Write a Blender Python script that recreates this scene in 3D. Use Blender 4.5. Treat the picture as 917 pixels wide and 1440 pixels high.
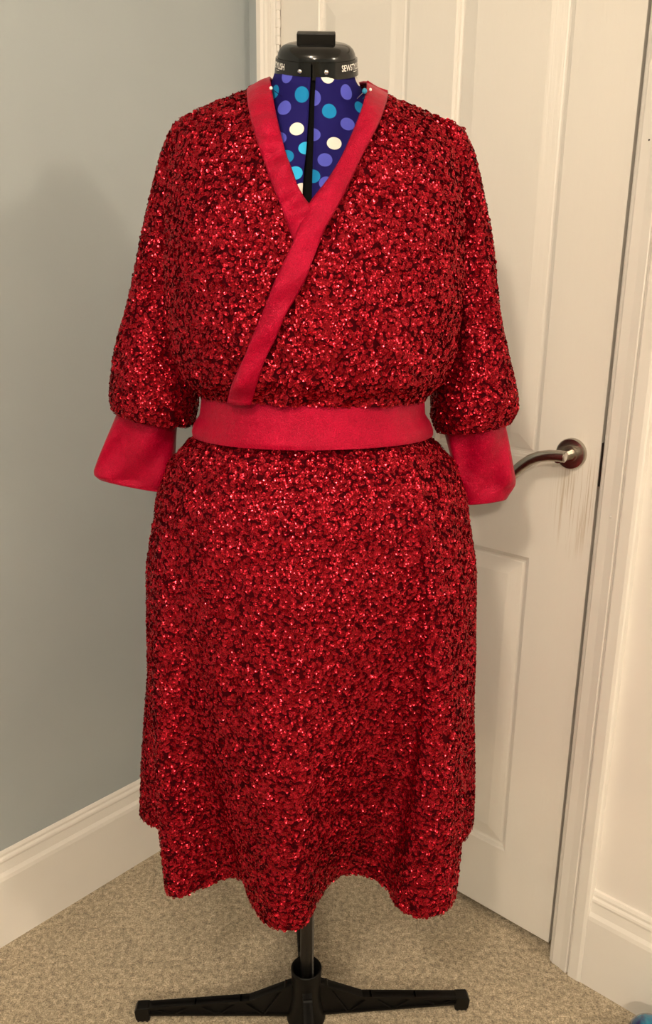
import bpy, bmesh, math, random
import numpy as np
from mathutils import Matrix, Vector

for o in list(bpy.data.objects): bpy.data.objects.remove(o, do_unlink=True)
scene = bpy.context.scene
COL = scene.collection
random.seed(4); rng = np.random.default_rng(7)

# ------------------------------------------------------------------ camera
CAM_H = 1.32
pitch, roll = math.radians(15.76), math.radians(.727)
F = Vector((0, math.cos(pitch), -math.sin(pitch))); U0 = Vector((0, math.sin(pitch), math.cos(pitch))); X0 = Vector((1, 0, 0))
RX = X0 * math.cos(roll) + U0 * math.sin(roll); UP = U0 * math.cos(roll) - X0 * math.sin(roll)
cd = bpy.data.cameras.new('camera'); cam = bpy.data.objects.new('camera', cd); COL.objects.link(cam)
cd.sensor_fit = 'VERTICAL'; cd.sensor_height = 36; cd.lens = 36 * 1137 / 1440; cd.clip_start = .02
m = Matrix.Identity(4)
for r in range(3):
    m[r][0], m[r][1], m[r][2] = RX[r], UP[r], -F[r]
m[2][3] = CAM_H
cam.matrix_world = m
scene.camera = cam

# ------------------------------------------------------------------ light
wd = bpy.data.worlds.new('world'); scene.world = wd; wd.use_nodes = True
wd.node_tree.nodes['Background'].inputs[0].default_value = (0, 0, 0, 1)
wd.node_tree.nodes['Background'].inputs[1].default_value = 0
def lamp(name, loc, power, radius, col):
    l = bpy.data.lights.new(name, 'POINT'); l.energy = power; l.shadow_soft_size = radius; l.color = col
    o = bpy.data.objects.new(name, l); o.location = loc; COL.objects.link(o); return o
WARM = (1, .83, .63)
lamp('ceiling_lamp_near_offscreen', (-.42, -.38, 2.28), 50, .07, WARM)
lamp('ceiling_lamp_back_offscreen', (-.35, -2.4, 2.28), 135, .08, WARM)
lamp('ceiling_lamp_far_offscreen', (2.55, -.95, 2.28), 72, .09, WARM)
vs = scene.view_settings
vs.view_transform = 'Standard'; vs.look = 'None'; vs.gamma = 1; vs.use_curve_mapping = False; vs.exposure = 0.14

# ------------------------------------------------------------------ measured data, metres
AX, AY = -0.021, 1.2          # the stand's axis (plan position)
def lerp_tab(tab, z):
    if z <= tab[0][0]: return tab[0][1]
    for (z0, v0), (z1, v1) in zip(tab, tab[1:]):
        if z <= z1:
            t = (z - z0) / (z1 - z0); t = t * t * (3 - 2 * t) * .5 + t * .5
            return v0 + (v1 - v0) * t
    return tab[-1][1]
BODY_W = [(1.14, .158), (1.165, .168), (1.190, .192), (1.23, .206), (1.32, .211), (1.42, .206), (1.50, .197), (1.6, .192)]
BODY_D = [(1.14, .120), (1.165, .129), (1.195, .148), (1.25, .154), (1.32, .150), (1.40, .132), (1.50, .112), (1.6, .095)]
def shoulder_z(x):
    d = abs(x - AX + .004)
    return lerp_tab([(0, 1.588), (.06, 1.581), (.093, 1.566), (.12, 1.556), (.148, 1.546), (.175, 1.534), (.197, 1.519), (.215, 1.49), (.24, 1.44)], d)
def body_depth(x, z):
    """half depth of the blouse at height z, x metres across"""
    w = lerp_tab(BODY_W, z); t = min(abs(x - AX) / w, 1.0)
    s = max(1 - t ** 2.25, 0.0) ** .5
    g = min(max((z - 1.38) / (shoulder_z(x) - 1.38), 0), 1)
    return lerp_tab(BODY_D, z) * s * max(1 - g ** 2.6, 0.0) ** .5

# tailor's dummy: height, half width, half depth, centre depth, forward lean of the ring
FORM = [(.86, .150, .120, 1.205, 0), (.93, .172, .135, 1.205, 0), (1.02, .165, .130, 1.2, 0), (1.13, .128, .098, 1.195, 0), (1.24, .150, .112, 1.195, 0),
        (1.34, .168, .125, 1.19, 0), (1.42, .172, .112, 1.195, 0), (1.48, .165, .088, 1.20, .03), (1.52, .125, .070, 1.203, .10),
        (1.545, .085, .062, 1.203, .20), (1.562, .068, .058, 1.200, .28), (1.577, .059, .055, 1.195, .34), (1.592, .0530, .0520, 1.191, .376)]
FCX = -.0215
def form_at(z):
    if z <= FORM[0][0]: return FORM[0][1:]
    for p, q in zip(FORM, FORM[1:]):
        if z <= q[0]:
            t = (z - p[0]) / (q[0] - p[0])
            return tuple(p[k] + (q[k] - p[k]) * t for k in range(1, 5))
    return FORM[-1][1:]
def form_point(z, a):
    w, d, yc, lean = form_at(z)
    x = FCX + w * math.sin(a); dy = -d * math.cos(a)
    return (x, yc + dy, z + dy * lean)
def inside_form(x, y, z):
    zz = z
    for _ in range(6):
        w, d, yc, lean = form_at(zz); zz = z - (y - yc) * lean
    if zz > 1.61 or zz < .86: return False
    return ((x - FCX) / w) ** 2 + ((y - yc) / d) ** 2 <= 1

BAND_LEFT_OUT = [[-0.1109, 1.5717], [-0.1074, 1.5479], [-0.1005, 1.5177], [-0.0883, 1.4814], [-0.0749, 1.4464], [-0.0638, 1.4207], [-0.052, 1.3912], [-0.0447, 1.3717]]
BAND_LEFT_IN = [[-0.0821, 1.5841], [-0.0771, 1.5611], [-0.0719, 1.5355], [-0.0655, 1.5077], [-0.0549, 1.4724], [-0.0409, 1.4362], [-0.0283, 1.4167], [-0.0167, 1.4042]]
BAND_RIGHT_OUT = [[0.0755, 1.5704], [0.0712, 1.5465], [0.0583, 1.5108], [0.0411, 1.4786], [0.0227, 1.4389], [0.0055, 1.4045], [-0.0067, 1.3857], [-0.0152, 1.3618], [-0.0281, 1.3275], [-0.0422, 1.3016], [-0.0547, 1.2823], [-0.0665, 1.2532], [-0.0826, 1.2213], [-0.0926, 1.193], [-0.1016, 1.1645]]
BAND_RIGHT_IN = [[0.0474, 1.583], [0.0451, 1.5589], [0.041, 1.5377], [0.031, 1.5091], [0.0135, 1.4689], [-0.0039, 1.4401], [-0.0256, 1.4151], [-0.0343, 1.3956], [-0.0455, 1.3657], [-0.0603, 1.3356], [-0.0819, 1.2836], [-0.1058, 1.2296], [-0.1272, 1.1858], [-0.1355, 1.1614]]
LPAN_IN = [[-0.1177, 1.1642], [-0.1005, 1.2188], [-0.0756, 1.275], [-0.0539, 1.3272], [-0.0401, 1.3598], [-0.0466, 1.387], [-0.0584, 1.4173], [-0.0695, 1.4464], [-0.0838, 1.4814], [-0.0968, 1.5175], [-0.1061, 1.5615]]
RPAN_IN = [[-0.1066, 1.1651], [-0.0972, 1.1975], [-0.0872, 1.2229], [-0.0711, 1.2558], [-0.0592, 1.284], [-0.0458, 1.3041], [-0.0317, 1.3317], [-0.0189, 1.366], [-0.0103, 1.3891], [0.0019, 1.4061], [0.0191, 1.4422], [0.0375, 1.481], [0.0546, 1.5124], [0.0684, 1.5462], [0.0736, 1.5686]]
SLEEVE_L = [[[-0.213, 1.205, 1.5259], [-0.1602, 1.205, 1.5389]], [[-0.2286, 1.215, 1.5013], [-0.1665, 1.215, 1.502]], [[-0.2402, 1.228, 1.4754], [-0.1852, 1.228, 1.4714]], [[-0.2691, 1.245, 1.3907], [-0.2049, 1.245, 1.3866]], [[-0.3, 1.255, 1.2845], [-0.208, 1.255, 1.2805]], [[-0.317, 1.262, 1.242], [-0.2086, 1.262, 1.2327]], [[-0.3275, 1.266, 1.2094], [-0.2071, 1.266, 1.1979]], [[-0.3358, 1.268, 1.1709], [-0.2041, 1.268, 1.1615]], [[-0.3375, 1.268, 1.1432], [-0.2062, 1.268, 1.1314]], [[-0.3329, 1.268, 1.1253], [-0.2139, 1.268, 1.1009]], [[-0.3226, 1.268, 1.1288], [-0.2225, 1.268, 1.1109]]]
SLEEVE_R = [[[0.1793, 1.205, 1.5251], [0.126, 1.205, 1.544]], [[0.1952, 1.215, 1.4999], [0.1348, 1.215, 1.5055]], [[0.2071, 1.228, 1.4714], [0.158, 1.228, 1.4708]], [[0.2355, 1.245, 1.382], [0.1784, 1.245, 1.3813]], [[0.255, 1.255, 1.281], [0.1821, 1.255, 1.2801]], [[0.271, 1.262, 1.228], [0.1797, 1.262, 1.2215]], [[0.2875, 1.266, 1.179], [0.1641, 1.266, 1.1719]], [[0.2954, 1.268, 1.1534], [0.1647, 1.268, 1.1406]], [[0.2965, 1.268, 1.1389], [0.1657, 1.268, 1.1204]], [[0.287, 1.268, 1.1163], [0.1746, 1.268, 1.0979]], [[0.2753, 1.268, 1.1229], [0.1887, 1.268, 1.1094]]]
CUFF_L = [[[-0.3244, 1.268, 1.1378], [-0.2357, 1.268, 1.1198]], [[-0.3287, 1.268, 1.1209], [-0.2398, 1.268, 1.0994]], [[-0.3442, 1.268, 1.0867], [-0.2434, 1.268, 1.065]], [[-0.36, 1.268, 1.0519], [-0.2471, 1.268, 1.0301]], [[-0.3719, 1.268, 1.0262], [-0.2503, 1.268, 1.0066]], [[-0.3722, 1.268, 1.0215], [-0.2518, 1.268, 0.9971]], [[-0.3657, 1.268, 1.0157], [-0.252, 1.268, 0.9935]]]
CUFF_R = [[[0.1819, 1.268, 1.1105], [0.2726, 1.268, 1.1308]], [[0.187, 1.268, 1.098], [0.2782, 1.268, 1.1151]], [[0.1952, 1.268, 1.0707], [0.2872, 1.268, 1.0833]], [[0.2064, 1.268, 1.0337], [0.2967, 1.268, 1.0465]], [[0.2136, 1.268, 1.0067], [0.3032, 1.268, 1.0209]], [[0.2179, 1.268, 0.9925], [0.3017, 1.268, 1.0114]], [[0.2232, 1.268, 0.9807], [0.2905, 1.268, 0.9911]]]
HEM_FRONT = [[-0.3382, 1.2958], [-0.3245, 1.2755], [-0.3077, 1.2637], [-0.2898, 1.2521], [-0.262, 1.205], [-0.245, 1.165], [-0.25, 1.125], [-0.2514, 1.0999], [-0.2324, 1.0907], [-0.2062, 1.1071], [-0.1795, 1.1256], [-0.1518, 1.1412], [-0.1278, 1.1282], [-0.1118, 1.0834], [-0.0869, 1.0415], [-0.056, 1.0261], [-0.0255, 1.0338], [-0.0063, 1.0821], [0.0155, 1.1257], [0.0455, 1.1447], [0.0812, 1.1386], [0.1091, 1.111], [0.1201, 1.0734], [0.1444, 1.0542], [0.1721, 1.0517], [0.2014, 1.0687], [0.2198, 1.1081], [0.215, 1.125], [0.21, 1.17], [0.2408, 1.2312], [0.2567, 1.2431], [0.273, 1.271], [0.2794, 1.2936]]
DOTS_L = {'V': [[-0.057, 1.1533, 1.5774], [-0.0605, 1.1495, 1.5383], [-0.0659, 1.1289, 1.4986]], 'T': [[-0.0744, 1.1671, 1.5601], [-0.0378, 1.1433, 1.5532], [-0.0179, 1.139, 1.5268], [-0.056, 1.113, 1.4754]], 'W': [[-0.0437, 1.1333, 1.5105], [-0.0356, 1.0908, 1.4336]], 'C': [[-0.0317, 1.1181, 1.4858], [-0.0443, 1.1019, 1.4543]]}
DOTS_R = {'V': [[-0.0227, 1.1421, 1.549], [0.0193, 1.1554, 1.5591], [0.0214, 1.1408, 1.5184], [-0.0225, 1.1282, 1.5031], [-0.007, 1.1098, 1.4713], [-0.0048, 1.0953, 1.4419]], 'T': [[-0.0024, 1.143, 1.5336], [0.0385, 1.163, 1.542], [-0.022, 1.0987, 1.4505]], 'W': [[-0.0048, 1.1423, 1.5755], [0.0336, 1.1846, 1.5815], [0.0045, 1.1231, 1.4926]]}
BALL = [0.5867, 1.1267]

# ------------------------------------------------------------------ materials
def nodes(name):
    mt = bpy.data.materials.new(name); mt.use_nodes = True
    nt = mt.node_tree; return mt, nt, nt.nodes['Principled BSDF']
def setp(b, **k):
    for n, v in k.items():
        n = n.replace('_', ' ')
        b.inputs[n].default_value = (*v, 1) if isinstance(v, tuple) and len(v) == 3 else v
def plain(name, col, rough=.5, **k):
    mt, nt, b = nodes(name); setp(b, Base_Color=col, Roughness=rough, **k); return mt
def add(nt, t, **k):
    n = nt.nodes.new(t)
    for a, v in k.items(): setattr(n, a, v)
    return n
def noise(nt, scale, detail=4, vec=None, rough=.55):
    n = add(nt, 'ShaderNodeTexNoise'); n.inputs['Scale'].default_value = scale; n.inputs['Detail'].default_value = detail
    n.inputs['Roughness'].default_value = rough
    if vec: nt.links.new(vec, n.inputs['Vector'])
    return n
def ramp(nt, src, stops):
    r = add(nt, 'ShaderNodeValToRGB'); e = r.color_ramp.elements
    while len(e) < len(stops): e.new(.5)
    for x, (p, c) in zip(e, stops): x.position = p; x.color = (*c, 1)
    nt.links.new(src, r.inputs[0]); return r
def bump(nt, b, src, strength, dist):
    n = add(nt, 'ShaderNodeBump'); n.inputs['Strength'].default_value = strength; n.inputs['Distance'].default_value = dist
    nt.links.new(src, n.inputs['Height']); nt.links.new(n.outputs[0], b.inputs['Normal']); return n
def coords(nt, scale=(1, 1, 1), rotz=0):
    t = add(nt, 'ShaderNodeTexCoord'); mp = add(nt, 'ShaderNodeMapping'); mp.inputs['Scale'].default_value = scale
    mp.inputs['Rotation'].default_value = (0, 0, rotz)
    nt.links.new(t.outputs['Object'], mp.inputs['Vector']); return mp.outputs[0]

YAW = math.radians(41.49)
def wall_paint(name, col, rough=.6):
    mt, nt, b = nodes(name); v = coords(nt); n = noise(nt, 260, 2, v); n2 = noise(nt, 3, 3, v)
    c = ramp(nt, n2.outputs[0], [(.3, tuple(x * .96 for x in col)), (.7, tuple(x * 1.03 for x in col))])
    nt.links.new(c.outputs[0], b.inputs['Base Color']); b.inputs['Roughness'].default_value = rough
    bump(nt, b, n.outputs[0], .12, .001); return mt
M = {}
M['grey_wall'] = wall_paint('grey_green_paint', (.37, .41, .425))
M['white_wall'] = wall_paint('cream_paint', (.78, .74, .70))
M['ceiling'] = wall_paint('ceiling_paint', (.78, .77, .75))
M['gloss'] = wall_paint('white_gloss_paint', (.78, .75, .71), .35)
def door_paint():
    mt, nt, b = nodes('grained_white_door_paint')
    g = noise(nt, 1, 5, coords(nt, (300, 300, 5), -YAW), .6); g2 = noise(nt, 1, 3, coords(nt, (60, 60, 2.2), -YAW))
    s = add(nt, 'ShaderNodeMath', operation='ADD'); nt.links.new(g.outputs[0], s.inputs[0]); nt.links.new(g2.outputs[0], s.inputs[1])
    bump(nt, b, s.outputs[0], .32, .0016)
    # grubby grain where hands have worn the paint around the lever
    tc = add(nt, 'ShaderNodeTexCoord'); d = add(nt, 'ShaderNodeVectorMath', operation='DISTANCE'); sc = add(nt, 'ShaderNodeMapping')
    sc.inputs['Rotation'].default_value = (0, 0, YAW); sc.inputs['Scale'].default_value = (1, 1, .42)
    nt.links.new(tc.outputs['Object'], sc.inputs['Vector']); nt.links.new(sc.outputs[0], d.inputs[0]); d.inputs[1].default_value = WORN
    mk = ramp(nt, d.outputs['Value'], [(.015, (1, 1, 1)), (.055, (0, 0, 0))]); mk.color_ramp.interpolation = 'EASE'
    st = ramp(nt, g.outputs[0], [(.38, (1, 1, 1)), (.50, (0, 0, 0))])
    mu = add(nt, 'ShaderNodeMath', operation='MULTIPLY'); nt.links.new(mk.outputs[0], mu.inputs[0]); nt.links.new(st.outputs[0], mu.inputs[1])
    mx = add(nt, 'ShaderNodeMix', data_type='RGBA'); mx.inputs[6].default_value = (.80, .765, .715, 1); mx.inputs[7].default_value = (.56, .48, .38, 1)
    nt.links.new(mu.outputs[0], mx.inputs[0]); nt.links.new(mx.outputs[2], b.inputs['Base Color']); b.inputs['Roughness'].default_value = .36
    return mt
def carpet():
    mt, nt, b = nodes('oatmeal_twist_carpet'); v = coords(nt)
    n1 = noise(nt, 330, 3, v, .7); n2 = noise(nt, 95, 4, v, .65); n3 = noise(nt, 9, 3, v); sp = noise(nt, 170, 1, v)
    c = ramp(nt, n2.outputs[0], [(.34, (.29, .235, .16)), (.5, (.49, .405, .275)), (.66, (.68, .585, .43))])
    c1 = ramp(nt, n1.outputs[0], [(.34, (.45, .42, .38)), (.60, (1.18, 1.18, 1.18))])
    mx = add(nt, 'ShaderNodeMix', data_type='RGBA', blend_type='MULTIPLY'); mx.inputs[0].default_value = 1.0
    nt.links.new(c.outputs[0], mx.inputs[6]); nt.links.new(c1.outputs[0], mx.inputs[7])
    c3 = ramp(nt, n3.outputs[0], [(.3, (.9, .9, .9)), (.7, (1.05, 1.05, 1.05))])
    m2 = add(nt, 'ShaderNodeMix', data_type='RGBA', blend_type='MULTIPLY'); m2.inputs[0].default_value = 1
    nt.links.new(mx.outputs[2], m2.inputs[6]); nt.links.new(c3.outputs[0], m2.inputs[7])
    s = ramp(nt, sp.outputs[0], [(.29, (1, 1, 1)), (.33, (0, 0, 0))])
    m3 = add(nt, 'ShaderNodeMix', data_type='RGBA'); m3.inputs[7].default_value = (.13, .09, .05, 1)
    sm = add(nt, 'ShaderNodeMath', operation='MULTIPLY'); sm.inputs[1].default_value = .75; nt.links.new(s.outputs[0], sm.inputs[0])
    nt.links.new(sm.outputs[0], m3.inputs[0]); nt.links.new(m2.outputs[2], m3.inputs[6])
    nt.links.new(m3.outputs[2], b.inputs['Base Color']); b.inputs['Roughness'].default_value = .95; b.inputs['Sheen Weight'].default_value = .2
    ad = add(nt, 'ShaderNodeMath', operation='ADD'); nt.links.new(n1.outputs[0], ad.inputs[0]); nt.links.new(n2.outputs[0], ad.inputs[1])
    bump(nt, b, ad.outputs[0], .7, .006); return mt
M['carpet'] = carpet()
def satin():
    mt, nt, b = nodes('crimson_velour'); v = coords(nt)
    n = noise(nt, 700, 2, v); n2 = noise(nt, 22, 3, v)
    c = ramp(nt, n2.outputs[0], [(.3, (.27, .0003, .015)), (.7, (.36, .0006, .022))])
    fl = ramp(nt, n.outputs[0], [(.3, (.62, .62, .62)), (.7, (1.3, 1.3, 1.3))]); ml = add(nt, 'ShaderNodeMix', data_type='RGBA', blend_type='MULTIPLY'); ml.inputs[0].default_value = 1
    nt.links.new(c.outputs[0], ml.inputs[6]); nt.links.new(fl.outputs[0], ml.inputs[7]); nt.links.new(ml.outputs[2], b.inputs['Base Color'])
    setp(b, Roughness=.36, Sheen_Weight=.12, Sheen_Roughness=.3, Sheen_Tint=(1, .06, .16), Specular_IOR_Level=.8, Specular_Tint=(1, .10, .20))
    ad = add(nt, 'ShaderNodeMath', operation='MULTIPLY_ADD'); ad.inputs[1].default_value = 5.0; nt.links.new(n2.outputs[0], ad.inputs[0]); nt.links.new(n.outputs[0], ad.inputs[2])
    bump(nt, b, ad.outputs[0], .7, .0014); return mt
M['satin'] = satin()
M['base_fabric'] = plain('dark_red_mesh_backing', (.035, .0002, .002), .9, Specular_IOR_Level=.05)
def sequin():
    mt, nt, b = nodes('red_sequin_foil'); g = add(nt, 'ShaderNodeNewGeometry')
    c = ramp(nt, g.outputs['Random Per Island'], [(0, (.22, .0005, .006)), (1, (.44, .010, .024))])
    nt.links.new(c.outputs[0], b.inputs['Base Color'])
    setp(b, Metallic=.68, Roughness=.17, Specular_Tint=(1, .12, .15), Coat_Weight=.16, Coat_Roughness=.10); return mt
M['sequin'] = sequin()
M['black'] = plain('black_gloss_plastic', (.004, .004, .0035), .14, Specular_IOR_Level=.45)
M['black_matt'] = plain('black_satin_plastic', (.0035, .003, .0025), .42, Specular_IOR_Level=.22)
M['core'] = plain('black_foam_core', (.003, .003, .0035), .9, Specular_IOR_Level=.1)
M['pole'] = plain('black_painted_steel', (.005, .0045, .004), .3)
M['steel'] = plain('bright_steel', (.75, .73, .70), .22, Metallic=1.0)
M['brushed'] = plain('brushed_nickel', (.46, .42, .37), .24, Metallic=1.0)
M['latch'] = plain('dark_latch_steel', (.05, .045, .04), .4, Metallic=.8)
M['lettering'] = plain('silver_lettering', (.85, .84, .80), .5)
def polka(DOTS):
    mt, nt, b = nodes('navy_polka_dot_jersey'); v = coords(nt)
    cur = None; cols = {'V': (.085, .095, .52), 'T': (.010, .215, .48), 'W': (.80, .76, .70), 'C': (.035, .43, .78)}
    base = (.010, .007, .100)
    for k, pts in DOTS.items():
        for p in pts:
            d = add(nt, 'ShaderNodeVectorMath', operation='DISTANCE'); nt.links.new(v, d.inputs[0]); d.inputs[1].default_value = (p[0] - AX, p[1] - AY, p[2])
            l = add(nt, 'ShaderNodeMapRange'); nt.links.new(d.outputs['Value'], l.inputs[0]); l.inputs[1].default_value = .0096; l.inputs[2].default_value = .0092
            mx = add(nt, 'ShaderNodeMix', data_type='RGBA'); nt.links.new(l.outputs[0], mx.inputs[0]); mx.inputs[7].default_value = (*cols[k], 1)
            if cur: nt.links.new(cur, mx.inputs[6])
            else: mx.inputs[6].default_value = (*base, 1)
            cur = mx.outputs[2]
    nt.links.new(cur, b.inputs['Base Color']); setp(b, Roughness=.8, Specular_IOR_Level=.12)
    n = noise(nt, 1500, 1, v); bump(nt, b, n.outputs[0], .1, .0005); return mt

# ------------------------------------------------------------------ builders
ORG = {}
def link(o, parent=None, origin=(0, 0, 0)):
    COL.objects.link(o)
    if parent is not None: o.parent = parent
    else: o.location = origin
    return o
def thing(name, label, cat, loc, group=None):
    o = bpy.data.objects.new(name, None); o.empty_display_size = .05; link(o, None, loc); ORG[o] = Vector(loc)
    o['label'] = label; o['category'] = cat
    if group: o['group'] = group
    return o
def mesh_obj(name, verts, faces, mat, parent=None, origin=(0, 0, 0), smooth=False, kind=None, mods=()):
    """verts are in room coordinates; they are stored relative to the thing's origin"""
    og = ORG[parent] if parent is not None else Vector(origin)
    vv = [(v[0] - og[0], v[1] - og[1], v[2] - og[2]) for v in verts]
    me = bpy.data.meshes.new(name); me.from_pydata(vv, [], faces); me.update()
    bm = bmesh.new(); bm.from_mesh(me); bmesh.ops.recalc_face_normals(bm, faces=bm.faces); bm.to_mesh(me); bm.free()
    if smooth: me.polygons.foreach_set('use_smooth', [True] * len(me.polygons))
    me.materials.append(M[mat] if isinstance(mat, str) else mat)
    o = bpy.data.objects.new(name, me); link(o, parent, origin); ORG[o] = og
    if kind: o['kind'] = kind
    for t, kw in mods:
        md = o.modifiers.new(t.lower(), t)
        for a, v in kw.items(): setattr(md, a, v)
    return o
class MB:
    def __init__(s): s.v = []; s.f = []
    def addm(s, v, f):
        n = len(s.v); s.v += [tuple(p) for p in v]; s.f += [tuple(i + n for i in q) for q in f]; return s
    def box(s, lo, hi, tf=None):
        (a, b, c), (d, e, g) = lo, hi
        v = [(x, y, z) for z in (c, g) for y in (b, e) for x in (a, d)]
        if tf: v = [tf(*p) for p in v]
        return s.addm(v, [(0, 2, 3, 1), (4, 5, 7, 6), (0, 1, 5, 4), (2, 6, 7, 3), (0, 4, 6, 2), (1, 3, 7, 5)])
    def prism(s, poly, tf0, tf1):
        n = len(poly); v = [tf0(*p) for p in poly] + [tf1(*p) for p in poly]
        return s.addm(v, [tuple(range(n - 1, -1, -1)), tuple(range(n, 2 * n))] + [(i, (i + 1) % n, n + (i + 1) % n, n + i) for i in range(n)])
    def lathe(s, prof, tf, n=32, close=True):
        k = len(prof); v = []
        for r, h in prof:
            for i in range(n):
                a = 2 * math.pi * i / n; v.append(tf(r * math.cos(a), r * math.sin(a), h))
        f = [(j * n + i, j * n + (i + 1) % n, (j + 1) * n + (i + 1) % n, (j + 1) * n + i) for j in range(k - 1) for i in range(n)]
        if close: f += [tuple(range(n - 1, -1, -1)), tuple((k - 1) * n + i for i in range(n))]
        return s.addm(v, f)
    def tube(s, pts, rad, n=12, flat=1.0):
        pts = [Vector(p) for p in pts]; v = []; k = len(pts)
        ref = Vector((0, 0, 1))
        for i, p in enumerate(pts):
            t = (pts[min(i + 1, k - 1)] - pts[max(i - 1, 0)]).normalized()
            sd = t.cross(ref)
            if sd.length < 1e-3: sd = t.cross(Vector((1, 0, 0)))
            sd.normalize(); up = sd.cross(t); r = rad[i] if isinstance(rad, (list, tuple)) else rad
            for j in range(n):
                a = 2 * math.pi * j / n; v.append(p + sd * (r * flat * math.cos(a)) + up * (r * math.sin(a)))
        f = [(j * n + i, j * n + (i + 1) % n, (j + 1) * n + (i + 1) % n, (j + 1) * n + i) for j in range(k - 1) for i in range(n)]
        f += [tuple(range(n - 1, -1, -1)), tuple((k - 1) * n + i for i in range(n))]
        return s.addm(v, f)
    def obj(s, name, mat, parent=None, origin=(0, 0, 0), **k): return mesh_obj(name, s.v, s.f, mat, parent, origin, **k)
BEV = lambda w, n=2: ('BEVEL', dict(width=w, segments=n, limit_method='ANGLE', angle_limit=math.radians(40)))
SOL = lambda t, off=0.0: ('SOLIDIFY', dict(thickness=t, offset=off))

# room axes: a runs along the door wall (to the right), b along the grey wall (away from the camera)
CA, SA = math.cos(YAW), math.sin(YAW)
def rm(a, b, z): return (a * CA + b * SA, -a * SA + b * CA, z)
LW, DW = -1.402, 1.321            # grey wall face, door wall face
A1, B0, CEIL = 3.4, -3.6, 2.42
D0, D1, DF = -1.327, -.555, 1.340  # door leaf edges and its face
WORN = (-.592, 1.34, .955 * .42)
M['door'] = door_paint()

# ------------------------------------------------------------------ the setting
def struct(name, mb, mat, **k): return mb.obj(name, mat, kind='structure', **k)
struct('floor', MB().box((LW - .1, B0, -.06), (A1, DW + .25, 0), rm), 'carpet')
struct('ceiling', MB().box((LW - .1, B0, CEIL), (A1, DW + .2, CEIL + .06), rm), 'ceiling')
struct('wall_left', MB().box((LW - .1, B0, 0), (LW, DW + .1, CEIL), rm).box((LW, DW, 0), (-1.352, DW + .1, CEIL), rm), 'grey_wall')
wb = MB().box((-.475, DW, 0), (A1, DW + .1, CEIL), rm).box((-1.352, DW, 2.03), (-.475, DW + .1, CEIL), rm)
struct('wall_back', wb, 'white_wall')
struct('wall_right', MB().box((A1, B0, 0), (A1 + .1, DW + .1, CEIL), rm), 'grey_wall')
struct('wall_front', MB().box((LW - .1, B0 - .1, 0), (A1 + .1, B0, CEIL), rm), 'grey_wall')
SK = [(0, 0), (.018, 0), (.018, .150), (.0165, .158), (.0125, .166), (.0105, .185), (.0115, .190), (.0105, .194), (.0075, .198), (.0075, .203), (.005, .209), (0, .210)]
struct('baseboard_left', MB().prism(SK, lambda d, z: rm(LW - .003 + d, B0, z), lambda d, z: rm(LW - .003 + d, DW, z)), 'gloss')
struct('baseboard_right', MB().prism(SK, lambda d, z: rm(-.467, DW - d, z), lambda d, z: rm(A1, DW - d, z)), 'gloss')
# door frame: each side is a moulded post, and a head across the top
AR = [(-.546, 1.45), (-.546, 1.338), (-.5455, 1.332), (-.544, 1.3265), (-.540, 1.3235), (-.5395, 1.3165), (-.537, 1.313), (-.533, 1.3115), (-.530, 1.3095), (-.514, 1.3075), (-.500, 1.3035),
      (-.498, 1.3045), (-.4972, 1.308), (-.4952, 1.308), (-.4946, 1.3035), (-.492, 1.3015), (-.474, 1.3005), (-.468, 1.3020), (-.466, 1.3060), (-.466, 1.45)]
tr = struct('trim_1', MB().prism(AR, lambda a, b: rm(a, b, 0), lambda a, b: rm(a, b, 2.07)).box((-.572, 1.379, 0), (-.545, 1.40, 2.0), rm), 'gloss')
AL = [(-1.3315, 1.45), (-1.3315, 1.330), (-1.334, 1.327), (-1.341, 1.325), (-1.3415, 1.315), (-1.344, 1.311), (-1.348, 1.3095), (-1.352, 1.3045), (-1.3625, 1.3035), (-1.365, 1.306), (-1.366, 1.45)]
struct('trim_2', MB().prism(AL, lambda a, b: rm(a, b, 0), lambda a, b: rm(a, b, 2.07)).box((-1.332, 1.379, 0), (-1.308, 1.40, 2.0), rm), 'gloss')
struct('trim_3', MB().box((-1.366, 1.302, 1.99), (-.466, 1.45, 2.07), rm), 'gloss')
mb = MB().lathe([(.0028, 0), (.0026, .001), (.0015, .0018), (.0003, .002)], lambda x, y, h: rm(-.512 + x, 1.3076 - h, .946 + y), 10)
mb.obj('paint_blob', 'gloss', tr, smooth=True)
mb = MB().lathe([(.0015, 0), (.0014, .0006), (.0003, .0008)], lambda x, y, h: rm(-.518 + x, 1.3082 - h, 1.534 + y), 8)
mb.obj('nail_hole', 'latch', tr)

# door leaf: stiles and rails round four raised panels
PX = [(-1.222, -.997), (-.896, -.671)]; PZ = [(.172, .826), (1.016, 1.868)]
ZT, DT = 1.975, DF + .036
z0 = .012
leaf = MB().box((D0, DF, z0), (PX[0][0], DT, ZT), rm).box((PX[0][1], DF, z0), (PX[1][0], DT, ZT), rm).box((PX[1][1], DF, z0), (D1, DT, ZT), rm)
for p in PX:
    for za, zb in ((z0, PZ[0][0]), (PZ[0][1], PZ[1][0]), (PZ[1][1], ZT)): leaf.box((p[0], DF, za), (p[1], DT, zb), rm)
door = leaf.obj('door_1', 'door', origin=(0, 0, 0), kind='structure')
door['label'] = 'white grained four panel door standing closed behind the red dress'
RINGS = [(-.0005, 0), (.002, -.0022), (.005, -.0032), (.0065, -.0068), (.010, -.0085), (.0135, -.0085), (.016, -.0072), (.042, -.0014), (.0435, -.0012)]
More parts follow.
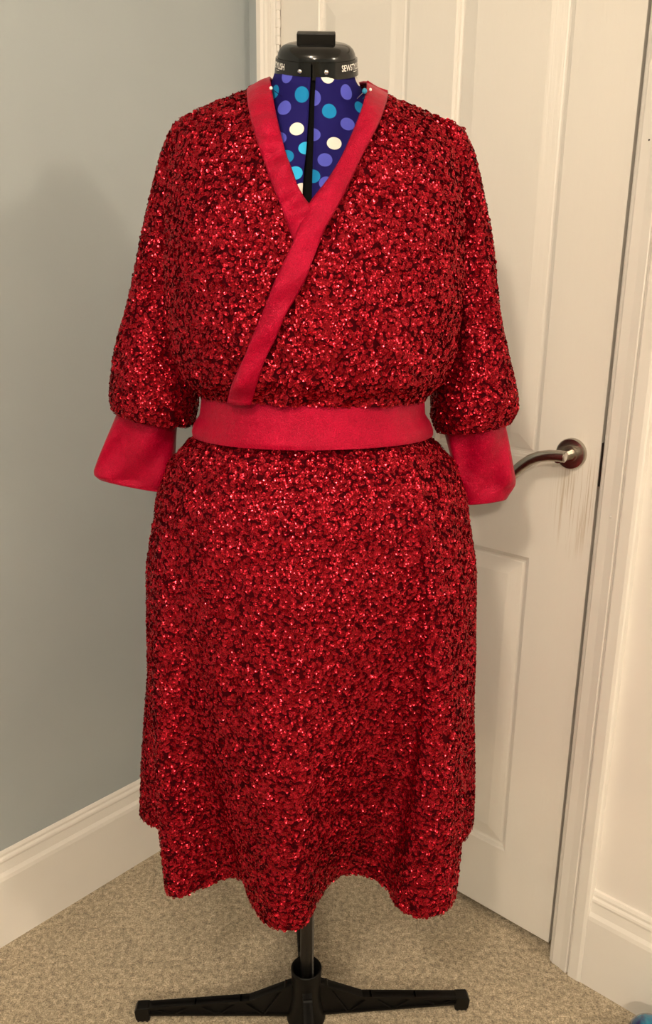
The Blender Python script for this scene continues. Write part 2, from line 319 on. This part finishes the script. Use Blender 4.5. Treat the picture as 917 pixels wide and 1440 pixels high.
for p in PX:
    for q in PZ:
        v = []; f = []
        for ins, dp in RINGS:
            v += [rm(a, DF - dp, z) for a, z in ((p[0] + ins, q[0] + ins), (p[1] - ins, q[0] + ins), (p[1] - ins, q[1] - ins), (p[0] + ins, q[1] - ins))]
        for j in range(len(RINGS) - 1):
            f += [(4 * j + i, 4 * j + (i + 1) % 4, 4 * j + 4 + (i + 1) % 4, 4 * j + 4 + i) for i in range(4)]
        k = 4 * (len(RINGS) - 1); f.append((k, k + 1, k + 2, k + 3))
        mesh_obj('door_panel', v, f, 'door', door)
# lever handle
HA, HZ = -.606, 1.037
hd = MB().lathe([(.0275, 0), (.0275, .007), (.0262, .009), (.024, .0095), (.0145, .0095), (.0140, .0115), (.0105, .0118), (.0098, .020), (.0095, .05), (.0095, .056)], lambda x, y, h: rm(HA + x, DF - h, HZ + y), 40)
rose = hd.obj('door_handle', 'brushed', door, smooth=True, mods=[('EDGE_SPLIT', dict(split_angle=math.radians(35)))])
lv = [(-.5935, 1.2855, 1.0405), (-.604, 1.285, 1.0405), (-.622, 1.2845, 1.0385), (-.640, 1.2845, 1.034), (-.657, 1.286, 1.0255), (-.674, 1.289, 1.0125), (-.690, 1.293, .997), (-.705, 1.297, .980), (-.716, 1.301, .966)]
MB().tube([rm(*p) for p in lv], .0102, 20).obj('lever', 'brushed', rose, smooth=True, mods=[('EDGE_SPLIT', dict(split_angle=math.radians(40)))])
MB().lathe([(.0078, 0), (.0078, .0008), (.006, .0012)], lambda x, y, h: rm(-.5930 + h, 1.2855 + x, 1.0405 + y), 20).obj('end_cap', 'steel', rose)
MB().box((D1 - .0005, DF + .003, .985), (D1 + .0085, DF + .02, 1.062), rm).obj('latch', 'latch', door)
# painted butt hinge: knuckles stacked on a pin
hg = MB()
for k in range(8):
    zz = 1.796 + k * .0158; r = .0050 if k % 2 else .0056
    hg.lathe([(r * .9, zz), (r, zz + .0008), (r, zz + .0146), (r * .9, zz + .0154)], lambda x, y, h: rm(-1.3285 + x, 1.3335 + y, h), 14)
hinge = hg.obj('hinge', 'gloss', door)
MB().lathe([(.0022, 1.783), (.0030, 1.786), (.0030, 1.796)], lambda x, y, h: rm(-1.3285 + x, 1.3335 + y, h), 10).obj('hinge_pin', 'gloss', hinge)

# ------------------------------------------------------------------ dress form on its stand
form = thing('dress_form', "navy polka dot dressmaker's form on a black pole stand with four flat legs", 'dress form', (AX, AY, 0))
def slit(z):
    c = lerp_tab([(1.0, -.031), (1.418, -.0287), (1.477, -.0263), (1.53, -.0252), (1.575, -.0232)], z)
    w = lerp_tab([(1.0, .008), (1.418, .0060), (1.477, .0044), (1.53, .0036), (1.575, .0034)], z); return c, w
zs = [FORM[0][0] + (FORM[-1][0] - FORM[0][0]) * (i / 70) ** .8 for i in range(71)]
for side in (-1, 1):
    v = []; n = 40
    for z in zs:
        w = form_at(z)[0]; c, hw = slit(z - .022); a0 = math.asin((c + side * hw - FCX) / w)
        for i in range(n + 1):
            a = a0 + (side * math.pi - a0) * i / n; v.append(form_point(z, a))
    f = [(j * (n + 1) + i, j * (n + 1) + i + 1, (j + 1) * (n + 1) + i + 1, (j + 1) * (n + 1) + i) for j in range(len(zs) - 1) for i in range(n)]
    mesh_obj('torso_panel', v, f, polka(DOTS_L if side < 0 else DOTS_R), form, smooth=True, mods=[SOL(.003, -1.0)])
v = []; n = 48
for z in zs:
    for i in range(n):
        x, y, zz = form_point(z, 2 * math.pi * i / n); yc = form_at(z)[2]
        v.append((FCX + (x - FCX) * .90, yc + (y - yc) * .88, zz))
f = [(j * n + i, j * n + (i + 1) % n, (j + 1) * n + (i + 1) % n, (j + 1) * n + i) for j in range(len(zs) - 1) for i in range(n)]
f += [tuple(range(n)), tuple((len(zs) - 1) * n + i for i in range(n))]
mesh_obj('inner_core', v, f, 'core', form, smooth=True)
# neck cap, leaning forward
TL = math.atan(.376); CC = (FCX + .0015, 1.191, 1.5935)
def capf(x, y, h):   # x right, y away from the viewer, h up the neck
    return (CC[0] + x, CC[1] + y * math.cos(TL) - h * math.sin(TL), CC[2] + y * math.sin(TL) + h * math.cos(TL))
cap = MB().lathe([(.030, .008), (.0505, .010), (.0514, .0130), (.0514, .0150), (.0505, .0190), (.0480, .0235), (.0440, .0270), (.0385, .0292), (.030, .0303), (.015, .0308), (.001, .0309)], capf, 64).obj('neck_cap', 'black', form, smooth=True)
a0 = math.radians(-5.5)
v = []; n = 72
for r, h in ((.0558, -.0050), (.0538, .0140), (.0500, .0140), (.0515, -.0050)):
    for i in range(n + 1):
        a = a0 + math.radians(1.0) + (2 * math.pi - math.radians(2.0)) * i / n
        v.append(capf(r * math.sin(a), -r * math.cos(a), h))
f = [(j * (n + 1) + i, j * (n + 1) + i + 1, ((j + 1) % 4) * (n + 1) + i + 1, ((j + 1) % 4) * (n + 1) + i) for j in range(4) for i in range(n)]
f += [(0, n + 1, 2 * n + 2, 3 * n + 3), (n, 2 * n + 1, 3 * n + 2, 4 * n + 3)]
band = mesh_obj('neck_band', v, f, 'black', form, smooth=True, mods=[('EDGE_SPLIT', dict(split_angle=math.radians(40)))])
MB().box((-.0255, -.014, .0285), (.0245, .012, .0425), capf).obj('cap_knob', 'black_matt', cap, mods=[BEV(.0012)])
for deg in (-22, 14):
    a = math.radians(deg)
    def scf(x, y, h, a=a):
        r = .0545 + h; return capf(r * math.sin(a) + x * math.cos(a), -r * math.cos(a) + x * math.sin(a), .0040 + y)
    MB().lathe([(.0031, 0), (.0031, .0008), (.0024, .0018), (.0008, .0023)], scf, 14).obj('screw', 'steel', band, smooth=True)
def wrap_text(txt, size, start, h0, spacing=1.0):
    cu = bpy.data.curves.new('lettering', 'FONT'); cu.body = txt; cu.size = size; cu.space_character = spacing; cu.resolution_u = 3; cu.offset = .00018
    tmp = bpy.data.objects.new('lettering_source', cu); COL.objects.link(tmp); bpy.context.view_layer.update()
    me = tmp.to_mesh(); vs_ = [tuple(q.co) for q in me.vertices]; fs_ = [tuple(p.vertices) for p in me.polygons]
    wdt = max(q[0] for q in vs_); tmp.to_mesh_clear(); bpy.data.objects.remove(tmp); bpy.data.curves.remove(cu)
    out = []
    for x, y, _ in vs_:
        a = start + x * .80 / .0542; h = h0 + y; r = .0558 - .0020 * (h + .005) / .019 + .00025
        out.append(capf(r * math.sin(a), -r * math.cos(a), h))
    return out, fs_
for st in (math.radians(37), math.radians(-95)):
    v, f = wrap_text('SEWSTYLISH', .0100, st, .0035, 1.0)
    mesh_obj('lettering', v, f, 'lettering', band)
    a = st + .42; q = []
    for k in range(7):
        for hh in (.0012, .0018):
            aa = a + k * .03; r = .0558 - .0020 * (hh + .005) / .019 + .0002; q.append(capf(r * math.sin(aa), -r * math.cos(aa), hh))
    mesh_obj('lettering_rule', q, [(2 * k, 2 * k + 2, 2 * k + 3, 2 * k + 1) for k in range(6)], 'lettering', band)
# pole with toothed rack
PXX, PYY = -.0255, 1.2
MB().lathe([(.0112, .03), (.0112, .90)], lambda x, y, h: (PXX + x, PYY + y, h), 28).obj('pole', 'pole', form, smooth=True, mods=[('EDGE_SPLIT', dict(split_angle=math.radians(40)))])
rk = MB().box((PXX + .0095, PYY - .003, .05), (PXX + .0118, PYY + .003, .88))
for k in range(110): rk.box((PXX + .0116, PYY - .003, .055 + k * .0075), (PXX + .0136, PYY + .003, .0590 + k * .0075))
rk.obj('rack', plain('worn_rack_steel', (.30, .29, .27), .35, Metallic=.8), form)
MB().lathe([(.0362, .002), (.0362, .006), (.0335, .012), (.0290, .030), (.0265, .055), (.0268, .085), (.0282, .110), (.0282, .113), (.0268, .115), (.0248, .113), (.0235, .085), (.0225, .05)],
           lambda x, y, h: (PXX + x, PYY + y, h), 40, close=False).obj('hub', 'black_matt', form, smooth=True)
def leg(tx, ty):
    d = Vector((tx - PXX, ty - PYY, 0)); L = d.length; d.normalize(); s = Vector((-d.y, d.x, 0))
    def tf(u, w, z): return (PXX + d.x * u + s.x * w, PYY + d.y * u + s.y * w, z)
    top = lambda u: .083 if u < .024 else (.083 + (.046 - .083) * (u - .024) / (.105 - .024) if u < .105 else .046 + (.030 - .046) * (u - .105) / (L - .105))
    bot = lambda u: .010 + .004 * min(u / L, 1)
    mb = MB(); us = [.022, .105, L]
    for ua, ub in zip(us, us[1:]):
        mb.prism([(ua, bot(ua)), (ub, bot(ub)), (ub, top(ub)), (ua, top(ua))], lambda u, z: tf(u, -.0035, z), lambda u, z: tf(u, .0035, z))
        mb.prism([(ua, top(ua) - .005), (ub, top(ub) - .005), (ub, top(ub)), (ua, top(ua))], lambda u, z: tf(u, -.0085, z), lambda u, z: tf(u, .0085, z))
        mb.prism([(ua, bot(ua)), (ub, bot(ub)), (ub, bot(ub) + .004), (ua, bot(ua) + .004)], lambda u, z: tf(u, -.0085, z), lambda u, z: tf(u, .0085, z))
    k = 0; u = .035
    while u < L - .045:       # diagonal stiffening ribs
        u2 = u + .042; zA, zB = (bot(u), top(u2)) if k % 2 else (top(u), bot(u2))
        mb.prism([(u, zA), (u + .0035, zA), (u2 + .0035, zB), (u2, zB)], lambda a, z: tf(a, -.0078, z), lambda a, z: tf(a, .0078, z)); k += 1; u = u2
    lg = mb.obj('leg', 'black_matt', form)
    cp = MB().prism([(L - .022, .004), (L - .004, .002), (L + .004, .006), (L + .006, .024), (L + .002, .031), (L - .02, .032)], lambda u, z: tf(u, -.0105, z), lambda u, z: tf(u, .0105, z))
    for j in range(3): cp.box((L - .019 + j * .008, -.0095, 0), (L - .014 + j * .008, .0095, .006), tf)
    cp.obj('foot', 'black_matt', lg, mods=[BEV(.0015)])
leg(-.336, 1.192); leg(.276, 1.226); leg(.005, .885); leg(-.052, 1.508)

# ------------------------------------------------------------------ the dress
dress = thing('sequin_dress', 'red sequin wrap dress with crimson bands worn by the dress form', 'dress', (AX, AY, 0))
def grid_faces(nr, nc, closed=False):
    m_ = nc if closed else nc - 1
    return [(j * nc + i, j * nc + (i + 1) % nc, (j + 1) * nc + (i + 1) % nc, (j + 1) * nc + i) for j in range(nr - 1) for i in range(m_)]
NS = 7
def sequins(parent, verts, faces, density, back=.45, size=.0027, keep=None):
    """cupped discs sewn all over a surface, joined as one part"""
    V = np.array(verts, float); Q = np.array(faces)
    T = np.concatenate([Q[:, [0, 1, 2]], Q[:, [0, 2, 3]]])
    A, B, C = V[T[:, 0]], V[T[:, 1]], V[T[:, 2]]
    N = np.cross(B - A, C - A); ar = np.linalg.norm(N, axis=1) / 2; ok = ar > 1e-10
    A, B, C, N, ar = A[ok], B[ok], C[ok], N[ok], ar[ok]; N /= (2 * ar)[:, None]
    cen = (A + B + C) / 3; axis = np.array([AX, AY, 0]) if keep is None else keep
    out = cen - axis; out[:, 2] = 0
    N *= np.sign(((N * out).sum(1) * ar).sum())
    dens = np.where(N[:, 1] < .25, density, density * back)
    cnt = rng.poisson(ar * dens); idx = np.repeat(np.arange(len(ar)), cnt); n = len(idx)
    r1 = np.sqrt(rng.random(n)); r2 = rng.random(n)
    P = A[idx] * (1 - r1)[:, None] + B[idx] * (r1 * (1 - r2))[:, None] + C[idx] * (r1 * r2)[:, None]
    nn = N[idx] + rng.normal(0, .29, (n, 3)) + np.array([0, 0, .02]); nn /= np.linalg.norm(nn, axis=1)[:, None]
    P = P + N[idx] * rng.uniform(.0006, .0022, n)[:, None]
    ref = np.tile([0., 0., 1.], (n, 1)); s = np.cross(ref, nn); s /= np.maximum(np.linalg.norm(s, axis=1), 1e-6)[:, None]; t = np.cross(nn, s)
    ph = rng.random(n) * 2 * math.pi; sz = size * rng.uniform(.85, 1.12, n)
    vv = np.empty((n, 2 * NS, 3))
    for k in range(NS):
        a = ph + 2 * math.pi * k / NS; ca, sa = np.cos(a)[:, None], np.sin(a)[:, None]; rad = s * ca + t * sa
        vv[:, k] = P + rad * (sz * .30)[:, None]
        vv[:, NS + k] = P + rad * sz[:, None] + nn * (sz * .13)[:, None]
    base = (np.arange(n) * 2 * NS)[:, None]
    q = np.array([[k, (k + 1) % NS, NS + (k + 1) % NS, NS + k] for k in range(NS)]).reshape(1, -1)
    li = (base + q).ravel().astype(np.int32); nf = n * NS
    og = np.array(ORG[parent]); vv = (vv.reshape(-1, 3) - og).astype(np.float32)
    me = bpy.data.meshes.new('sequins'); me.vertices.add(len(vv)); me.vertices.foreach_set('co', vv.ravel())
    me.loops.add(len(li)); me.loops.foreach_set('vertex_index', li)
    me.polygons.add(nf); me.polygons.foreach_set('loop_start', np.arange(nf, dtype=np.int32) * 4)
    me.polygons.foreach_set('use_smooth', np.ones(nf, dtype=bool)); me.update(calc_edges=True)
    me.materials.append(M['sequin'])
    o = bpy.data.objects.new('sequins', me); link(o, parent); ORG[o] = ORG[parent]; o['kind'] = 'stuff'; o['label'] = 'small cupped shiny red sequins'
    return n
DENS = 88000
def resample(pts, n):
    P = np.array(pts, float); d = np.r_[0, np.cumsum(np.linalg.norm(np.diff(P, axis=0), axis=1))]; d /= d[-1]
    t = np.linspace(0, 1, n); return np.stack([np.interp(t, d, P[:, k]) for k in range(P.shape[1])], 1)
def smooth_open(P, it=3):
    P = P.copy()
    for _ in range(it): P[1:-1] = .25 * P[:-2] + .5 * P[1:-1] + .25 * P[2:]
    return P
def catmull_closed(P, per=12):
    P = np.array(P, float); n = len(P); out = []
    for i in range(n):
        p0, p1, p2, p3 = P[i - 1], P[i], P[(i + 1) % n], P[(i + 2) % n]
        for k in range(per):
            t = k / per; out.append(.5 * (2 * p1 + (p2 - p0) * t + (2 * p0 - 5 * p1 + 4 * p2 - p3) * t * t + (3 * p1 - p0 - 3 * p2 + p3) * t ** 3))
    return np.array(out)

# skirt: an ellipse at the waist that falls into deep flutes at the hem
HEM_BACK = [[.272, 1.335], [.245, 1.385], [.215, 1.375], [.17, 1.43], [.10, 1.46], [.055, 1.415], [.01, 1.415], [-.05, 1.465], [-.115, 1.455], [-.15, 1.405], [-.20, 1.405], [-.26, 1.415], [-.312, 1.375], [-.334, 1.335]]
hem = catmull_closed(HEM_FRONT + HEM_BACK)
NC = 360
hem = resample(np.vstack([hem, hem[:1]]), NC + 1)[:-1]
SK_W = [(.36, .310), (.40, .307), (.62, .285), (.88, .257), (1.0, .234), (1.057, .215), (1.085, .192), (1.10, .174), (1.118, .164)]
SK_D = [(.36, .21), (.62, .195), (.88, .178), (1.0, .165), (1.06, .148), (1.085, .136), (1.10, .126), (1.118, .119)]
rel = hem - np.array([AX, AY])
ang = np.unwrap(np.arctan2(rel[:, 0] / .31, -rel[:, 1] / .21))
if ang[-1] < ang[0]: raise RuntimeError('hem order')
kern = np.ones(25) / 25
lin = np.linspace(ang[0], ang[0] + 2 * math.pi, NC, endpoint=False); dv = ang - lin
dv = np.convolve(np.r_[dv[-12:], dv, dv[:12]], kern, 'valid'); ang = lin + dv
rows = []; ZR = np.linspace(1.118, .36, 110)
for z in ZR:
    t = (1.118 - z) / (1.118 - .36); w = max(0, min(1, (t - .10) / .90)); w = w ** 1.35
    ax, ay = lerp_tab(SK_W, z), lerp_tab(SK_D, z)
    E_ = np.stack([AX + ax * np.sin(ang), AY - ay * np.cos(ang)], 1)
    R_ = E_ * (1 - w) + hem * w
    rip = .0022 * np.sin(ang * 23 + 3 * z) * (1 - t) * min(1, t * 12) + .0025 * np.sin(ang * 9 + 1.3) * t * (1 - t) * 4
    nrm = R_ - np.array([AX, AY]); nrm /= np.linalg.norm(nrm, axis=1)[:, None]
    R_ = R_ + nrm * rip[:, None]
    rows += [(p[0], p[1], z + .004 * math.sin(3 * a) * t) for p, a in zip(R_, ang)]
fs = grid_faces(len(ZR), NC, True)
skirt = mesh_obj('skirt', rows, fs, 'base_fabric', dress, smooth=True)
NSEQ = sequins(skirt, rows, fs, DENS)

# waistband
WB = [(1.186, .158, .118), (1.172, .162, .121), (1.150, .1645, .125), (1.132, .1665, .1285), (1.120, .175, .1325), (1.110, .1785, .136), (1.104, .178, .136)]
v = []; nr = 40; n = 160
for j in range(nr):
    u = j / (nr - 1) * (len(WB) - 1); i = min(int(u), len(WB) - 2); t = u - i; z, ax, ay = [WB[i][k] * (1 - t) + WB[i + 1][k] * t for k in range(3)]
    for i in range(n):
        a = 2 * math.pi * i / n; rp = .0016 * math.sin(5 * a + 20 * z) * math.sin(math.pi * j / (nr - 1))
        v.append((AX + (ax + rp) * math.sin(a), AY - (ay + rp) * math.cos(a), z + .003 * math.sin(a + .4)))
mesh_obj('waistband', v, grid_faces(nr, n, True), 'satin', dress, smooth=True, mods=[SOL(.003)])

# blouse panels
def fold(x, z):
    k = max(0, min(1, (1.30 - z) / .14)); return .0035 * k * math.sin(x * 95 + 6 * math.sin(z * 30)) + .0025 * math.sin(x * 38 + z * 17)
SIDE = {-1: [(-.006, 1.160), (.000, 1.175), (0, 1.19), (0, 1.22), (0, 1.30), (0, 1.38), (0, 1.46), (-.001, 1.505), (-.008, 1.530)]}
def side_line(sg):
    out = []
    for off, z in SIDE[-1]:
        w = lerp_tab(BODY_W, z); out.append((AX + sg * (w * .998 + off), z))
    x = out[-1][0]; out[-1] = (x, shoulder_z(x)); return out
def panel(name, inner, sg):
    I = resample(inner, 90); O = resample(side_line(sg), 90); nc = 70; v = []
    for j in range(90):
        for i in range(nc):
            s = i / (nc - 1); x = I[j][0] * (1 - s) + O[j][0] * s; z = I[j][1] * (1 - s) + O[j][1] * s
            zt = I[-1][1] * (1 - s) + O[-1][1] * s; xt = I[-1][0] * (1 - s) + O[-1][0] * s
            z = min(z + (shoulder_z(xt) - zt) * (j / 89) ** 3, shoulder_z(x)); e = (1 - s ** 6) * (1 - (j / 89) ** 8)
            v.append((x, AY - body_depth(x, z) + fold(x, z) * e, z))
    f = grid_faces(90, nc); o = mesh_obj(name, v, f, 'base_fabric', dress, smooth=True)
    return o, v, f
pl_, v1, f1 = panel('blouse_front', LPAN_IN, -1)
NSEQ += sequins(pl_, v1, f1, DENS)
pr_, v2, f2 = panel('blouse_front', RPAN_IN, 1)
NSEQ += sequins(pr_, v2, f2, DENS)
for sg in (-1, 1):
    I = resample([(AX, 1.160), (AX, 1.4), (AX, shoulder_z(AX))], 70); O = resample(side_line(sg), 70); nc = 50; v = []
    for j in range(70):
        for i in range(nc):
            s = i / (nc - 1); x = I[j][0] * (1 - s) + O[j][0] * s; z = I[j][1] * (1 - s) + O[j][1] * s
            zt = I[-1][1] * (1 - s) + O[-1][1] * s; xt = I[-1][0] * (1 - s) + O[-1][0] * s
            z = min(z + (shoulder_z(xt) - zt) * (j / 69) ** 3, shoulder_z(x))
            nk = max(0, 1 - abs(x - AX) / .085); v.append((x, AY + body_depth(x, z) * .92 + .058 * (nk * max(0, j / 69 - .75) / .25) ** .8, z))
    f = grid_faces(70, nc); bb = mesh_obj('blouse_back', v, f, 'base_fabric', dress, smooth=True)
    NSEQ += sequins(bb, v, f, DENS * .45, 1.0)

# neckline bands: the wearer's left crosses over the right
def band_strip(name, inner, outer, off, puff, tuck=0):
    n = 90; mm = 13; I = smooth_open(resample(inner, n), 4); O = smooth_open(resample(outer, n), 4); v = []
    for j in range(n):
        for i in range(mm):
            s = i / (mm - 1); x = I[j][0] * (1 - s) + O[j][0] * s; z = I[j][1] * (1 - s) + O[j][1] * s
            wob = .0045 * math.sin(j * .36) * math.sin(3 * s + j * .13) * min(1, j / 45)
            zz = min(z, shoulder_z(x) + .004)
            v.append((x, AY - body_depth(x, min(z, shoulder_z(x))) - off * min(1, .35 + j / 12) - puff * (1 - abs(2 * s - 1) ** 3) - wob + tuck * j / n, zz))
    return mesh_obj(name, v, grid_faces(n, mm), 'satin', dress, smooth=True, mods=[SOL(.003)])
band_strip('neck_facing', BAND_LEFT_IN, BAND_LEFT_OUT, .006, .003)
band_strip('neck_facing', BAND_RIGHT_IN, BAND_RIGHT_OUT, .011, .004)
v = []; n = 60
li, lo, ri, ro = BAND_LEFT_IN[0], BAND_LEFT_OUT[0], BAND_RIGHT_IN[0], BAND_RIGHT_OUT[0]
for i in range(n + 1):
    t = i / n; a = math.pi * t; sg = -math.cos(a); q = math.sin(a)
    for k in range(7):
        s = k / 6
        xl, xr = li[0] * (1 - s) + lo[0] * s, ri[0] * (1 - s) + ro[0] * s; zl, zr = li[1] * (1 - s) + lo[1] * s, ri[1] * (1 - s) + ro[1] * s
        x = (xl + xr) / 2 + (xr - xl) / 2 * sg; z = zl + (zr - zl) * t
        y0 = AY - body_depth(x, min(z, shoulder_z(x))) * (1 if q < .05 else 0) - .004 * (1 - q)
        v.append((x, y0 + q * (.062 + .028 * s), min(z, shoulder_z(x) + .005) + .006 * q * (1 - s)))
mesh_obj('neck_facing', v, grid_faces(n + 1, 7), 'satin', dress, smooth=True, mods=[SOL(.003)])

# sleeves and cuffs: rings between an outer and an inner edge
def ring_loft(secs, depth, nr, n, power=1.0, fold_amp=0., ybias=0.):
    A = np.array([s[0] for s in secs]); B = np.array([s[1] for s in secs]); dp = np.array(depth, float)
    k = np.linspace(0, 1, len(secs)); t = np.linspace(0, 1, nr)
    ia = smooth_open(np.stack([np.interp(t, k, A[:, c]) for c in range(3)], 1), 2); ib = smooth_open(np.stack([np.interp(t, k, B[:, c]) for c in range(3)], 1), 2); di = np.interp(t, k, dp)
    v = []
    for j in range(nr):
        c = (ia[j] + ib[j]) / 2; h = (ib[j] - ia[j]) / 2
        for i in range(n):
            a = 2 * math.pi * i / n; ca, sa = math.cos(a), math.sin(a)
            fo = fold_amp * (math.sin(3 * a + j * .09) + .8 * math.sin(5 * a - j * .21 + 1.0)) * math.sin(math.pi * min(1, j / nr * 1.1))
            p = c + h * ca; yy = -di[j] * (abs(sa) ** power) * (1 if sa > 0 else -1) + fo
            v.append((p[0], p[1] + yy + ybias, p[2]))
    return v, grid_faces(nr, n, True)
SD = [.020, .036, .038, .040, .046, .052, .060, .065, .064, .058, .040]
for secs, sg in ((SLEEVE_L, -1), (SLEEVE_R, 1)):
    v, f = ring_loft(secs, SD, 90, 72, .85, .003)
    sl = mesh_obj('sleeve', v, f, 'base_fabric', dress, smooth=True)
    mid = np.mean([np.array(q[0]) + np.array(q[1]) for q in secs], axis=0) / 2
    NSEQ += sequins(sl, v, f, DENS, .5, keep=np.array([mid[0], mid[1], 0]))
for secs in (CUFF_L, CUFF_R):
    v, f = ring_loft(secs, [.030, .029, .027, .024, .022, .022, .021], 50, 72, .7, .004)
    mesh_obj('cuff', v, f, 'satin', dress, smooth=True, mods=[SOL(.003)])
print('sequins', NSEQ)

# ------------------------------------------------------------------ small things
def pin(name, label, head, tip, r, mat):
    o = thing(name, label, 'pin', head, 'glass headed pins in the neckline')
    h = Vector(head); t = Vector(tip)
    MB().lathe([(r * math.sin(math.pi * k / 8) + 1e-5, -r * math.cos(math.pi * k / 8)) for k in range(9)], lambda x, y, z: (h[0] + x, h[1] + y, h[2] + z), 14, close=False).obj('pin_head', mat, o, smooth=True)
    MB().tube([h, t], .0005, 6).obj('needle', 'steel', o)
M['glass_white'] = plain('white_glass', (.85, .85, .85), .08); M['glass_blue'] = plain('turquoise_glass', (.05, .38, .62), .06, Transmission_Weight=.4)
pin('dressmaking_pin', "tiny white headed pin in the neckline on the side away from the door's lever", (-.0763, 1.128, 1.557), (-.064, 1.155, 1.553), .0022, 'glass_white')
pin('dressmaking_pin', "turquoise headed pin beside the neck with its needle showing on the navy fabric", (.0421, 1.128, 1.555), (.0330, 1.137, 1.5480), .0034, 'glass_blue')
pin('dressmaking_pin', "tiny white headed pin stuck in the collar next to a turquoise pin", (.0494, 1.128, 1.5568), (.041, 1.155, 1.552), .0019, 'glass_white')
def swirl():
    mt, nt, b = nodes('swirled_blue_gloss'); v = coords(nt, (9, 14, 22)); n = noise(nt, 1.6, 3, v)
    n.inputs['Distortion'].default_value = 1.5
    c = ramp(nt, n.outputs[0], [(.34, (.012, .012, .10)), (.46, (.004, .10, .22)), (.58, (.01, .22, .34)), (.70, (.20, .45, .50))])
    nt.links.new(c.outputs[0], b.inputs['Base Color']); setp(b, Roughness=.18, Coat_Weight=.5); return mt
M['swirl'] = swirl()
BR = .040; bc = BALL
MB().lathe([(BR * math.sin(math.pi * k / 20) + 1e-5, -BR * math.cos(math.pi * k / 20)) for k in range(21)], lambda x, y, z: (bc[0] + x, bc[1] + y, BR + z), 40, close=False)
bm_ = MB().lathe([(BR * math.sin(math.pi * k / 20) + 1e-5, -BR * math.cos(math.pi * k / 20)) for k in range(21)], lambda x, y, z: (bc[0] + x, bc[1] + y, BR - .001 + z), 40, close=False)
ball = bm_.obj('ball', 'swirl', origin=(bc[0], bc[1], 0), smooth=True)
ball['label'] = 'small glossy blue swirled ball on the carpet beside the white skirting'; ball['category'] = 'ball'
